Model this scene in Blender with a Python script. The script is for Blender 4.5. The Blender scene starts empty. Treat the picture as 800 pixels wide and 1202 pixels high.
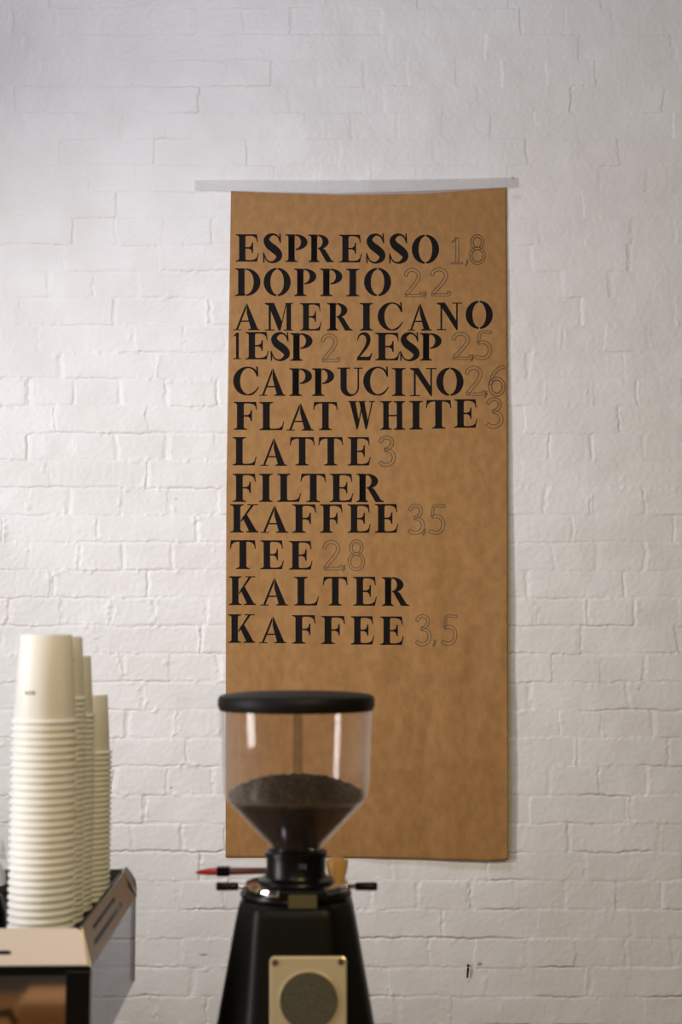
import bpy, bmesh, math, random
import numpy as np
from mathutils import Vector, Matrix
random.seed(7)
PI = math.pi
SC = bpy.context.scene
COL = SC.collection

# ------------------------------------------------------------------ camera
FPX, TAN = 1670.0, 0.0862
TH = math.atan(TAN); CT, ST = math.cos(TH), math.sin(TH)
CAMZ = 1.65
WALL = 3.96
cam = bpy.data.cameras.new('camera'); camo = bpy.data.objects.new('camera', cam)
COL.objects.link(camo); SC.camera = camo
camo.location = (0, 0, CAMZ); camo.rotation_euler = (PI/2 + TH, 0, 0)
cam.sensor_fit = 'VERTICAL'; cam.sensor_height = 36; cam.lens = FPX/1202*36
cam.dof.use_dof = True; cam.dof.focus_distance = WALL/1.0; cam.dof.aperture_fstop = 7.0

def U(px, py, Y):
    """world point at distance Y seen along pixel (px, py) of the photograph"""
    u = (px-400)/FPX; v = (601-py)/FPX
    t = Y/(CT - v*ST)
    return Vector((u*t, Y, CAMZ + (ST + v*CT)*t))

# ------------------------------------------------------------------ light
w = bpy.data.worlds.new('World'); SC.world = w; w.use_nodes = True
w.node_tree.nodes['Background'].inputs[0].default_value = (1.0, 0.96, 0.93, 1)
w.node_tree.nodes['Background'].inputs[1].default_value = 0.03
SC.view_settings.view_transform = 'Standard'; SC.view_settings.look = 'None'
SC.view_settings.exposure = 0.16; SC.view_settings.gamma = 1.0
SC.view_settings.use_curve_mapping = False

def area(name, loc, target, sx, sy, power, col):
    l = bpy.data.lights.new(name, 'AREA'); l.shape = 'RECTANGLE'; l.size = sx; l.size_y = sy
    l.energy = power; l.color = col
    o = bpy.data.objects.new(name, l); COL.objects.link(o); o.location = loc
    o.rotation_euler = (Vector(target)-Vector(loc)).to_track_quat('-Z', 'Y').to_euler()
    return o
def spot(name, loc, target, power, col, ang, blend, rad):
    l = bpy.data.lights.new(name, 'SPOT'); l.energy = power; l.color = col
    l.spot_size = math.radians(ang); l.spot_blend = blend; l.shadow_soft_size = rad
    o = bpy.data.objects.new(name, l); COL.objects.link(o); o.location = loc
    o.rotation_euler = (Vector(target)-Vector(loc)).to_track_quat('-Z', 'Y').to_euler()
    return o
def area(name, loc, target, sx, sy, power, col):
    l = bpy.data.lights.new(name, 'AREA'); l.shape = 'RECTANGLE'; l.size = sx; l.size_y = sy
    l.energy = power; l.color = col
    o = bpy.data.objects.new(name, l); COL.objects.link(o); o.location = loc
    o.rotation_euler = (Vector(target)-Vector(loc)).to_track_quat('-Z', 'Y').to_euler()
    return o
wd_ = area('window_daylight', (-1.95, 1.05, 1.65), (-0.4, 1.75, 1.4), .5, 1.3, 14.5, (1.0, 0.975, 0.95))
wd_.data.spread = math.radians(120)
spot('added_wall_spot', (-3.1, 0.3, 2.55), (-.75, 3.96, 1.95), 340, (.93, .955, 1.0), 35, 1.0, .22)  # unseen spot added to brighten the left of the wall
spot('added_wall_spot', (-3.0, 0.45, 2.55), (.1, 3.96, 2.1), 85, (1.0, 0.70, 0.56), 50, 1.0, .22)  # second unseen spot, added to balance the wall brightness
area('warm_bar_lamp', (0.7, -0.2, 2.7), (0.1, 3.4, .9), .5, .5, 23, (1.0, 0.80, 0.40))
area('warm_cup_fill', (-0.5, -0.6, 2.6), (-.2, 1.8, 1.4), .5, .5, 7, (1.0, 0.88, 0.85))  # unseen lamp added to light the cups from the front
area('cool_top_fill', (-0.6, 1.6, 3.9), (-.2, 3.96, 2.6), .8, .8, 27, (.74, .80, 1.0))  # unseen light added to cool the top of the wall

# ------------------------------------------------------------------ materials
def mat(name, col, rough=0.5, metal=0.0, spec=0.5, coat=0.0):
    m = bpy.data.materials.new(name); m.use_nodes = True
    b = m.node_tree.nodes['Principled BSDF']
    b.inputs['Base Color'].default_value = (*col, 1); b.inputs['Roughness'].default_value = rough
    b.inputs['Metallic'].default_value = metal; b.inputs['Specular IOR Level'].default_value = spec
    b.inputs['Coat Weight'].default_value = coat
    return m
def nd(m, t, **kw):
    n = m.node_tree.nodes.new(t)
    for k, v in kw.items(): setattr(n, k, v)
    return n
def lk(m, a, b): m.node_tree.links.new(a, b)
def bsdf(m): return m.node_tree.nodes['Principled BSDF']
def vary(m, c1, c2, scale, stretch=(1, 1, 1), detail=4, bump=0.0, bscale=None, p=(0.35, 0.65), dist=0.002):
    tc = nd(m, 'ShaderNodeTexCoord'); mp = nd(m, 'ShaderNodeMapping'); mp.inputs['Scale'].default_value = stretch
    lk(m, tc.outputs['Object'], mp.inputs[0])
    n = nd(m, 'ShaderNodeTexNoise'); n.inputs['Scale'].default_value = scale; n.inputs['Detail'].default_value = detail
    lk(m, mp.outputs[0], n.inputs['Vector'])
    r = nd(m, 'ShaderNodeValToRGB'); r.color_ramp.elements[0].position = p[0]; r.color_ramp.elements[1].position = p[1]
    r.color_ramp.elements[0].color = (*c1, 1); r.color_ramp.elements[1].color = (*c2, 1)
    lk(m, n.outputs['Fac'], r.inputs[0]); lk(m, r.outputs[0], bsdf(m).inputs['Base Color'])
    if bump:
        n2 = nd(m, 'ShaderNodeTexNoise'); n2.inputs['Scale'].default_value = bscale or scale; n2.inputs['Detail'].default_value = 5
        lk(m, mp.outputs[0], n2.inputs['Vector'])
        b = nd(m, 'ShaderNodeBump'); b.inputs['Strength'].default_value = bump; b.inputs['Distance'].default_value = dist
        lk(m, n2.outputs['Fac'], b.inputs['Height']); lk(m, b.outputs[0], bsdf(m).inputs['Normal'])
    return r

M = {}
m = M['wall'] = mat('painted_brick', (.84, .83, .81), .45, spec=.35)
r = vary(m, (.80, .785, .76), (.86, .85, .835), 6, detail=5, bump=.35, bscale=70, dist=.0015)
at = nd(m, 'ShaderNodeAttribute'); at.attribute_name = 'dirt_shade'
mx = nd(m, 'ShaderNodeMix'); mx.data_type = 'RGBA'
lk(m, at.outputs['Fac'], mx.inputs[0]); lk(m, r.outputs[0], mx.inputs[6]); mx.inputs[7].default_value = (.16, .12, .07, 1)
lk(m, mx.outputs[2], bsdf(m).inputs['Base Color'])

m = M['kraft'] = mat('kraft_paper', (.36, .2, .08), .6, spec=.2)
r = vary(m, (.325, .168, .058), (.395, .206, .072), 38, (1.25, 1, .8), detail=12, bump=.8, bscale=28, dist=.0015)
M['ink'] = mat('black_stencil_ink', (.008, .006, .006), .6, spec=.08)
M['pencil'] = mat('pencil_line', (.15, .095, .05), .6, spec=.2)
m = M['cup'] = mat('white_paper_cup', (.83, .82, .80), .42, spec=.4)
M['print'] = mat('grey_print', (.25, .26, .26), .5)
M['black'] = mat('black_plastic', (.004, .0035, .0035), .30, spec=.18)
M['blacksoft'] = mat('black_soft_plastic', (.006, .0055, .0055), .5, spec=.16)
m = M['grinderpaint'] = mat('black_textured_paint', (.0045, .004, .003), .42, spec=.14)
M['chrome'] = mat('chrome', (.78, .76, .72), .08, 1)
M['polished'] = mat('polished_steel', (.74, .62, .50), .06, 1)
M['steel'] = mat('brushed_steel', (.60, .525, .465), .45, .4)
M['railsteel'] = mat('dark_bronzed_steel', (.30, .26, .225), .35, .9)
m = M['plate'] = mat('brushed_brass_plate', (.86, .72, .46), .30, .75)
m = M['mesh'] = mat('dark_speaker_mesh', (.10, .085, .05), .5, .3)
vary(m, (.03, .027, .017), (.085, .075, .046), 700, detail=1)
M['olive'] = mat('olive_label', (.075, .065, .028), .35)
M['white'] = mat('white_porcelain', (.82, .81, .77), .12, spec=.6)
M['red'] = mat('red_lacquer', (.42, .02, .015), .3)
M['maroon'] = mat('dark_red_lacquer', (.13, .03, .018), .35)
m = M['wood'] = mat('tan_wood', (.45, .25, .08), .35)
vary(m, (.36, .18, .05), (.60, .36, .13), 60, (1, 1, .15))
m = M['counter'] = mat('counter_wood', (.3, .15, .06), .4)
vary(m, (.34, .19, .085), (.50, .30, .14), 12, (.3, 3, 3))
m = M['floor'] = mat('floor_wood', (.25, .15, .08), .45)
vary(m, (.18, .10, .05), (.32, .20, .11), 10, (4, .4, 1))
m = M['bean'] = mat('roasted_beans', (.03, .016, .01), .4, spec=.1)
vary(m, (.004, .0025, .002), (.015, .0085, .006), 90, detail=2)
M['iron'] = mat('rusty_iron', (.07, .04, .03), .6, .5)

def clear(name, tint, refl_rough, haze, hazecol, edge=0.0):
    m = bpy.data.materials.new(name); m.use_nodes = True; nt = m.node_tree; nt.nodes.clear()
    out = nt.nodes.new('ShaderNodeOutputMaterial')
    tr = nt.nodes.new('ShaderNodeBsdfTransparent'); tr.inputs[0].default_value = (*tint, 1)
    df = nt.nodes.new('ShaderNodeBsdfDiffuse'); df.inputs[0].default_value = (*hazecol, 1)
    gl = nt.nodes.new('ShaderNodeBsdfGlossy'); gl.inputs['Roughness'].default_value = refl_rough
    lw = nt.nodes.new('ShaderNodeLayerWeight'); lw.inputs[0].default_value = .5
    pw = nt.nodes.new('ShaderNodeMath'); pw.operation = 'POWER'; pw.inputs[1].default_value = 4
    fr = nt.nodes.new('ShaderNodeMath'); fr.operation = 'MULTIPLY_ADD'; fr.inputs[1].default_value = .5; fr.inputs[2].default_value = .024
    nt.links.new(lw.outputs['Facing'], pw.inputs[0]); nt.links.new(pw.outputs[0], fr.inputs[0])
    a = nt.nodes.new('ShaderNodeMixShader'); hz = nt.nodes.new('ShaderNodeMath'); hz.operation = 'MULTIPLY_ADD'
    hz.inputs[1].default_value = edge; hz.inputs[2].default_value = haze; lw2 = nt.nodes.new('ShaderNodeLayerWeight'); lw2.inputs[0].default_value = .5
    nt.links.new(lw2.outputs['Facing'], hz.inputs[0]); nt.links.new(hz.outputs[0], a.inputs[0])
    b = nt.nodes.new('ShaderNodeMixShader')
    L = nt.links.new
    L(tr.outputs[0], a.inputs[1]); L(df.outputs[0], a.inputs[2])
    L(fr.outputs[0], b.inputs[0]); L(a.outputs[0], b.inputs[1]); L(gl.outputs[0], b.inputs[2])
    L(b.outputs[0], out.inputs[0])
    return m
M['hopper'] = clear('clear_hopper_plastic', (.985, .975, .975), .07, .005, (.88, .76, .70), .12)
M['hoppercone'] = clear('clear_cone_plastic', (.97, .95, .94), .07, .0, (.8, .7, .65), .035)
M['smoke'] = clear('smoky_acrylic', (.62, .63, .68), .03, .05, (.3, .3, .33))
M['tape'] = clear('matte_tape', (.97, .97, .97), .4, .20, (.74, .72, .71))

# ------------------------------------------------------------------ mesh helpers
class MB:
    def __init__(s): s.v = []; s.f = []; s.smooth = []
    def add(s, verts, faces, smooth=False):
        o = len(s.v); s.v += [tuple(p) for p in verts]
        s.f += [[i+o for i in f] for f in faces]; s.smooth += [smooth]*len(faces); return s
    def box(s, x0, y0, z0, x1, y1, z1):
        return s.add([(x0,y0,z0),(x1,y0,z0),(x1,y1,z0),(x0,y1,z0),(x0,y0,z1),(x1,y0,z1),(x1,y1,z1),(x0,y1,z1)],
            [(0,3,2,1),(4,5,6,7),(0,1,5,4),(1,2,6,5),(2,3,7,6),(3,0,4,7)])
    def lathe(s, prof, seg=64, cx=0, cy=0, close=False, smooth=True):
        vs, fs = [], []; n = len(prof)
        for r, z in prof:
            for i in range(seg):
                a = 2*PI*i/seg; vs.append((cx+r*math.cos(a), cy+r*math.sin(a), z))
        rng = n if close else n-1
        for j in range(rng):
            for i in range(seg):
                k = (i+1) % seg; j2 = (j+1) % n
                fs.append((j*seg+i, j*seg+k, j2*seg+k, j2*seg+i))
        if not close:
            if prof[0][0] > 1e-6: fs.append(tuple(range(seg))[::-1])
            if prof[-1][0] > 1e-6: fs.append(tuple((n-1)*seg+i for i in range(seg)))
        return s.add(vs, fs, smooth)
    def tube(s, pts, rads, seg=16, smooth=True):
        pts = [Vector(p) for p in pts]
        if not hasattr(rads, '__len__'): rads = [rads]*len(pts)
        vs, fs = [], []
        for i, p in enumerate(pts):
            d = (pts[min(i+1, len(pts)-1)]-pts[max(i-1, 0)]).normalized()
            up = Vector((0, 0, 1)) if abs(d.z) < .9 else Vector((0, 1, 0))
            a = d.cross(up).normalized(); b = d.cross(a)
            for k in range(seg):
                t = 2*PI*k/seg; vs.append(p + rads[i]*(a*math.cos(t)+b*math.sin(t)))
        for i in range(len(pts)-1):
            for k in range(seg):
                l = (k+1) % seg; fs.append((i*seg+k, i*seg+l, (i+1)*seg+l, (i+1)*seg+k))
        fs.append(tuple(range(seg))[::-1]); fs.append(tuple((len(pts)-1)*seg+k for k in range(seg)))
        return s.add(vs, fs, smooth)
    def build(s, name, material, parent=None, bevel=0, segs=2, autosmooth=None):
        me = bpy.data.meshes.new(name); me.from_pydata(s.v, [], s.f); me.update()
        bm = bmesh.new(); bm.from_mesh(me)
        bmesh.ops.remove_doubles(bm, verts=bm.verts, dist=1e-6)
        bmesh.ops.recalc_face_normals(bm, faces=bm.faces); bm.to_mesh(me); bm.free()
        sm = any(s.smooth)
        if sm:
            me.polygons.foreach_set('use_smooth', [True]*len(me.polygons))
            me.set_sharp_from_angle(angle=math.radians(autosmooth or 40))
        me.materials.append(material)
        o = bpy.data.objects.new(name, me); COL.objects.link(o)
        if parent: o.parent = parent
        if bevel:
            b = o.modifiers.new('bevel', 'BEVEL'); b.width = bevel; b.segments = segs; b.limit_method = 'ANGLE'
            b.angle_limit = math.radians(35)
        return o
def tag(o, label=None, cat=None, group=None, kind=None):
    if label: o['label'] = label
    if cat: o['category'] = cat
    if group: o['group'] = group
    if kind: o['kind'] = kind
    return o
def empty(name, loc, rz=0):
    o = bpy.data.objects.new(name, None); COL.objects.link(o); o.location = loc; o.rotation_euler = (0, 0, rz)
    o.empty_display_size = .05; return o

# ------------------------------------------------------------------ brick wall (real relief)
def vnoise(x, z, scale, seed):
    rs = np.random.RandomState(seed); T = rs.rand(256, 256).astype(np.float32)
    a = x/scale + 57.3; b = z/scale + 31.7
    i = np.floor(a).astype(int); j = np.floor(b).astype(int)
    u = (a-i); v = (b-j); u = u*u*(3-2*u); v = v*v*(3-2*v)
    g = lambda p, q: T[p % 256, q % 256]
    return (g(i,j)*(1-u)*(1-v)+g(i+1,j)*u*(1-v)+g(i,j+1)*(1-u)*v+g(i+1,j+1)*u*v)*2-1
def h01(a, b, seed):
    n = np.sin(a*127.1+b*311.7+seed*74.7)*43758.5453
    return n-np.floor(n)
def sstep(a, b, x):
    t = np.clip((x-a)/(b-a), 0, 1); return t*t*(3-2*t)

PHASE = {0:67,1:29,2:58,3:27,4:56,5:27,6:4,7:33,8:58,9:15,10:8,11:32,12:61,13:36,14:0,15:28,16:59,17:46,18:12,19:45,20:66,
         -1:44,-2:15,-3:48,-4:70,-5:22,-6:18,-7:40,-8:62,-9:20,-10:5,-11:36}
def build_wall():
    fx = np.concatenate([np.linspace(-3.4, -1.3, 60)[:-1], np.arange(-1.3, 1.3, .0027), np.linspace(1.3, 3.4, 60)])
    fz = np.concatenate([np.linspace(0, .4, 20)[:-1], np.arange(.4, 3.56, .0027), np.linspace(3.56, 4.0, 15)])
    X, Z = np.meshgrid(fx, fz)
    wx = X + .0050*vnoise(X, Z, .055, 1) + .0030*vnoise(X, Z, .017, 2)
    wz = Z + .0028*vnoise(X, Z, .07, 3) + .0020*vnoise(X, Z, .013, 4)
    CH = .0771; z0 = 2.445
    kf = (z0-wz)/CH; k = np.floor(kf).astype(int); fr = kf-k
    dz = np.minimum(fr, 1-fr)*CH                       # distance to bed joint
    kmin, kmax = k.min(), k.max()
    ph = np.array([((PHASE.get(q, (13*q) % 56 + 3)) - 400)/FPX*WALL for q in range(kmin, kmax+1)])
    P = ph[k-kmin]
    bw = np.where(k % 2 == 0, .2655, .1325)
    cf = (wx-P)/bw; c = np.floor(cf).astype(int)
    # jitter each perpend
    jl = (h01(c, k, 1)-.5)*.024; jr = (h01(c+1, k, 1)-.5)*.024
    lx = cf*bw - c*bw
    dl = np.abs(lx-jl); dr = np.abs(bw+jr-lx)
    dx = np.minimum(dl, dr); right = dr < dl
    jid = np.where(right, c+1, c)
    # per brick setting
    off = (h01(c, k, 5)-.5)*.0026
    tx = (h01(c, k, 6)-.5)*.022; tz = (h01(c, k, 7)-.5)*.03
    base = off + tx*(lx-bw/2) + tz*(fr-.5)*CH
    # joints, shallower towards the top and right of the wall
    fill = sstep(3.1, 2.2, Z)*.5+.16
    fill = fill*(.5+.5*sstep(.5, -.2, X))
    js = np.clip(-.15+1.2*h01(jid, k, 8)+.5*vnoise(X, Z, .06, 21), .05, 1.1)
    rc = .014; hx, hz_ = np.maximum(rc-dx, 0), np.maximum(rc-dz, 0)
    dc = np.where((hx > 0) & (hz_ > 0), rc-np.hypot(hx, hz_), 1.0)
    perp = (.0055*js*fill)*(1-sstep(.0008, .004+.011*h01(jid, k, 22), dx))
    perp = np.maximum(perp, .0048*np.minimum(js, .8)*fill*(1-sstep(.0, .0045, dc)))
    bj = np.where(fr < .5, k, k+1)
    bs = .15+.55*sstep(-.5, .6, vnoise(X, Z*0+bj*.9, .22, 9))
    bed = (.0040*bs*fill)*(1-sstep(.0010, .0065, dz))
    H = base - np.maximum(perp, bed)
    near = np.maximum(1-sstep(.004, .02, dx), 1-sstep(.002, .012, dz))
    lump = sstep(.25, .8, vnoise(X, Z, .011, 10)*.6+vnoise(X, Z, .028, 11)*.6)
    H += near*lump*.0038*fill
    H += .0009*vnoise(X, Z, .045, 12) + .0012*vnoise(X, Z, .3, 13)+.0004*vnoise(X, Z, .009, 14)
    # hairline cracks along the lower bed joints
    cr = sstep(.05, .5, vnoise(X, Z*0+bj*1.7, .16, 15)) * sstep(2.3, 1.1, Z)
    off2 = .0022*vnoise(X, Z*0+bj*3.1, .03, 16)
    dline = np.abs(np.where(fr < .5, fr, fr-1)*CH + off2)
    crack = (1-sstep(.0008, .0034, dline))*cr
    H -= .0042*crack
    dirt_shade = .42*crack*sstep(2.1, .9, Z)  # crack dirt plus painted shade of the joint gaps, stronger lower down
    # chips and dark spots
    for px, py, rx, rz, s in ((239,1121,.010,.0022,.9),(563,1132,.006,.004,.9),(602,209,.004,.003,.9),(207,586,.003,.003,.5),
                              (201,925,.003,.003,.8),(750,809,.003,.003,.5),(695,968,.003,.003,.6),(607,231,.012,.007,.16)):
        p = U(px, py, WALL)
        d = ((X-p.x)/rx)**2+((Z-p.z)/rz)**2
        dirt_shade = np.maximum(dirt_shade, s*np.exp(-d)); H -= .002*np.exp(-d)*(s > .4)
    Y = WALL - H
    nz, nx = X.shape
    co = np.stack([X, Y, Z], -1).reshape(-1, 3).astype(np.float32)
    idx = np.arange(nz*nx).reshape(nz, nx)
    q = np.stack([idx[:-1, :-1], idx[:-1, 1:], idx[1:, 1:], idx[1:, :-1]], -1).reshape(-1).astype(np.int32)
    nf = len(q)//4
    me = bpy.data.meshes.new('wall_back')
    me.vertices.add(len(co)); me.vertices.foreach_set('co', co.ravel())
    me.loops.add(len(q)); me.loops.foreach_set('vertex_index', q)
    me.polygons.add(nf); me.polygons.foreach_set('loop_start', np.arange(0, nf*4, 4, dtype=np.int32))
    me.polygons.foreach_set('loop_total', np.full(nf, 4, np.int32)) if False else None
    me.update(calc_edges=True)
    me.polygons.foreach_set('use_smooth', np.ones(nf, bool))
    a = me.attributes.new('dirt_shade', 'FLOAT', 'POINT'); a.data.foreach_set('value', dirt_shade.ravel().astype(np.float32))
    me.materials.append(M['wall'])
    o = bpy.data.objects.new('wall_back', me); COL.objects.link(o); o['kind'] = 'structure'
build_wall()

f = MB().box(-3.4, -3.5, -.1, 3.4, WALL+.05, 0).build('floor', M['floor']); f['kind'] = 'structure'

# ------------------------------------------------------------------ bar counter carrying the machine and the grinder
CTZ = .88
cr_ = empty('bar_counter', (0, 1.75, 0)); tag(cr_, 'brown wooden bar counter carrying the espresso machine and the grinder', 'counter')
MB().box(-1.5, -1.75, CTZ-.04, .75, .42, CTZ).build('worktop', M['counter'], cr_, .004)
MB().box(-1.46, -.50, 0, .71, .38, CTZ-.04).build('cabinet_body', M['counter'], cr_)

# ------------------------------------------------------------------ kraft paper menu
XL = lambda t: np.interp(t, [0, .25, .45, .7, 1], [271, 268, 265.6, 265, 264.6])
XR = lambda t: np.interp(t, [0, .25, 1], [594, 595.2, 596.2])
YT = lambda s: np.interp(s, [0, .12, .38, .7, 1], [224, 225, 227, 224, 220])
YB = lambda s: np.interp(s, [0, .2, .5, .75, .93, 1], [1006.5, 1006.5, 1007, 1009, 1011, 1009])
def poff(s, t):
    o = .0075 + .010*t**1.4 + .020*(s**2.2)*(t**1.3) - .004*(1-s)*t
    g = float(sstep(.35, .62, np.array(t)))
    ph = 1.3*math.sin(t*5.0)+.6*math.sin(t*13)
    o += g*(.0019*math.sin(s*27+ph)+.0014*math.sin(s*47-ph*1.7)*(s**.5))
    o += g*(s**.6)*.0007*math.sin(s*88+2.2*math.sin(t*7)+1.5*math.sin(t*17+s*6))*(.5+.5*math.sin(s*11+t*9))*float(1-sstep(.86, .93, np.array(t)))
    o += .0006*math.sin(s*14+1)*(1-g) + .0006*math.sin(t*31+s*5)*math.sin(s*9+t*3)
    o += .0016*math.exp(-((t-.862-.012*math.sin(s*5))/.012)**2)*g
    o -= .020*max(0, t-.87)*(1-.3*s)/.13*.6
    return max(o, .005)
def ppt(s, t, lift=0):
    px = XL(t)+(XR(t)-XL(t))*s; py = YT(s)+(YB(s)-YT(s))*t
    return U(px, py, WALL-poff(s, t)-lift)
def pinv(px, py):
    t = (py-224)/784; s = .5
    for _ in range(4):
        s = (px-XL(t))/(XR(t)-XL(t)); t = (py-YT(s))/(YB(s)-YT(s))
    return float(s), float(t)
menu = empty('paper_menu', U(430, 222, WALL-.0075))
tag(menu, 'long brown kraft paper menu taped to the white brick wall, stencilled with coffee names', 'menu')
mloc = menu.location
NS, NT = 150, 240
mb = MB()
mb.add([ppt(i/NS, j/NT)-mloc for j in range(NT+1) for i in range(NS+1)],
       [(j*(NS+1)+i, j*(NS+1)+i+1, (j+1)*(NS+1)+i+1, (j+1)*(NS+1)+i) for j in range(NT) for i in range(NS)], True)
po = mb.build('paper_sheet', M['kraft'], menu)
sm = po.modifiers.new('solid', 'SOLIDIFY'); sm.thickness = .0004; sm.offset = 0

# glyphs: lists of polygons in a box (width, 100)
def rect(a, b, c, d): return [(a, b), (c, b), (c, d), (a, d)]
def cres(cx, cy, ro, so, ci, cyi, ri, si, a0, a1, n=20):
    A = [a0+(a1-a0)*i/n for i in range(n+1)]
    out = [(cx+ro*math.cos(math.radians(a)), cy+so*math.sin(math.radians(a))) for a in A]
    inn = [(ci+ri*math.cos(math.radians(a)), cyi+si*math.sin(math.radians(a))) for a in A]
    return out+inn[::-1]
def crom(P, n=6):
    P = [np.array(p, float) for p in P]; Q = [2*P[0]-P[1]]+P+[2*P[-1]-P[-2]]; R = []
    for i in range(1, len(Q)-2):
        for k in range(n):
            t = k/n
            R.append(.5*((2*Q[i])+(Q[i+1]-Q[i-1])*t+(2*Q[i-1]-5*Q[i]+4*Q[i+1]-Q[i+2])*t*t+(3*Q[i]-Q[i-1]-3*Q[i+1]+Q[i+2])*t**3))
    R.append(P[-1]); return R
def stroke(P, n=6):
    """variable-width stroke -> list of quads; P = (x, y, width)"""
    R = crom(P, n); L, Rr = [], []
    for i, p in enumerate(R):
        d = R[min(i+1, len(R)-1)][:2]-R[max(i-1, 0)][:2]; d = d/np.linalg.norm(d); nn = np.array([-d[1], d[0]])
        L.append(tuple(p[:2]+nn*p[2]/2)); Rr.append(tuple(p[:2]-nn*p[2]/2))
    return [[L[i], L[i+1], Rr[i+1], Rr[i]] for i in range(len(R)-1)]
def stem(x0, x1, e0=12, e1=12, top=True, bot=True):
    g = [rect(x0, 2, x1, 98)]
    br = 4
    if bot: g.append([(x0-e0, 0), (x1+e1, 0), (x1+e1, 3.5), (x1+br, 5), (x1, 10), (x0, 10), (x0-br, 5), (x0-e0, 3.5)])
    if top: g.append([(x0-e0, 100), (x0-e0, 96.5), (x0-br, 95), (x0, 90), (x1, 90), (x1+br, 95), (x1+e1, 96.5), (x1+e1, 100)])
    return g
toparm = [(30, 100), (80, 100), (83, 71), (80, 71), (77, 84), (70, 91), (57, 94.3), (30, 94.5)]
midarm = [(34, 47.5), (50, 47), (58, 42), (61, 31), (65, 31), (65, 71), (61, 71), (58, 58), (50, 53), (34, 52.5)]
botarm = [(30, 0), (80, 0), (87, 31), (84, 31), (79, 15), (70, 8), (56, 5.6), (30, 5.5)]
def tarm(sg):
    f = lambda x: x if sg > 0 else 90-x
    return [(f(45), 100), (f(3), 100), (f(0), 71), (f(3), 71), (f(6), 84), (f(13), 91), (f(24), 94.2), (f(45), 94.5)]
G = {}
G['E'] = (87, stem(12, 36)+[toparm, midarm, botarm])
G['F'] = (83, stem(12, 36)+[toparm, midarm])
G['L'] = (87, stem(12, 36)+[botarm])
G['T'] = (90, stem(33, 57, top=False)+[tarm(1), tarm(-1)])
G['I'] = (48, stem(12, 36))
G['P'] = (81, stem(11, 34, 11, 0, True, False)+stem(11, 34, 11, 11, False, True)+[cres(37, 71.5, 44, 28.5, 37, 71.5, 20, 23.5, -90, 90)])
G['R'] = (100, stem(11, 34, 11, 0, True, False)+stem(11, 34, 11, 9, False, True)+[cres(37, 73.5, 42, 26.5, 37, 73.5, 18, 21.5, -90, 90),
        [(38, 52), (58, 50), (66, 44), (90, 7), (100, 3.5), (100, 0), (70, 0), (42, 47)]])
G['D'] = (95, stem(12, 36, 12, 0)+[cres(40, 50, 55, 50, 40, 50, 30, 45, -90, 90)])
G['O'] = (100, [cres(50, 50, 50, 52, 50, 50, 25, 46, 93.5, 266.5), cres(50, 50, 50, 52, 50, 50, 25, 46, -86.5, 86.5)])
G['C'] = (90, [cres(50, 50, 50, 52, 53, 50, 29, 47, 84, 266)]
        + stroke([(53, 99.5, 5), (68, 95, 6), (79, 84, 8), (85, 68, 5)]) + stroke([(50, 0, 5), (66, 4, 7), (80, 16, 5), (89, 30, 3)])
        + [[(80, 102), (86, 102), (88, 66), (84, 66)]])
G['S'] = (72, stroke([(65, 72, 4), (57, 90, 6), (40, 98.5, 7), (22, 92, 15), (14, 77, 22), (24, 60, 27), (42, 47, 28), (58, 32, 26), (60, 17, 20), (46, 4, 11), (30, 1, 6), (14, 9, 5), (5, 28, 4)])
        + [[(61, 102), (66, 102), (68, 68), (64, 68)], [(2, -1), (7, -1), (6, 34), (1, 34)]])
G['A'] = (100, [[(10, 3), (18, 3), (49, 82), (48, 98)], [(52, 100), (92, 4), (66, 4), (50, 64), (50.3, 98)], rect(30, 31, 60, 36),
        [(0, 0), (30, 0), (30, 3.5), (0, 3.5)], [(56, 0), (100, 0), (100, 3.5), (88, 6), (64, 6), (56, 3.5)]])
G['M'] = (104, [rect(14, 2, 22, 98), [(0, 0), (36, 0), (36, 4), (0, 4)], [(0, 100), (34, 100), (64, 30), (58, 0), (51, 0), (14, 90), (0, 96)],
        [(56, 4), (62, 18), (82, 100), (76, 92)], rect(80, 2, 97, 98), rect(70, 0, 104, 4), rect(76, 96, 104, 100)])
G['N'] = (98, [rect(14, 2, 21, 92), rect(0, 0, 36, 4), [(0, 100), (32, 100), (82, 26), (82, 0), (77, 0), (14, 90), (0, 96)],
        rect(76, 8, 82, 98), rect(60, 96, 98, 100)])
G['U'] = (98, [rect(12, 30, 36, 98), rect(0, 96, 50, 100), cres(48, 32, 36, 34, 57, 32, 21, 26, 180, 360), rect(78, 30, 84, 98), rect(64, 96, 98, 100)])
G['W'] = (112, [[(6, 98), (30, 98), (46, 26), (40, 0), (35, 0)], [(38, 2), (43, 8), (62, 90), (56, 90)], [(46, 98), (68, 98), (84, 26), (78, 0), (73, 0)],
        [(76, 2), (81, 8), (104, 98), (98, 98)], rect(0, 96, 38, 100), rect(42, 96, 74, 100), rect(88, 96, 112, 100)])
G['H'] = (100, stem(12, 34)+stem(66, 88)+[rect(34, 47, 66, 52)])
G['K'] = (100, stem(11, 35)+[[(37, 44), (37, 36), (84, 98), (74, 98)], [(42, 54), (56, 68), (92, 7), (100, 3.5), (100, 0), (56, 0), (56, 3.5), (66, 6)], rect(60, 96.5, 98, 100)])
G['1'] = (46, [rect(17, 2, 34, 98), rect(0, 0, 46, 4), [(2, 84), (17, 88), (34, 100), (20, 98), (2, 88)]])
G['2'] = (68, stroke([(5, 72, 3), (12, 90, 6), (28, 97, 9), (46, 90, 17), (51, 72, 18), (42, 50, 13), (24, 28, 9), (4, 6, 7)])
        + [[(0, 0), (58, 0), (68, 26), (64, 26), (56, 15), (46, 13), (10, 13)]])
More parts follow.
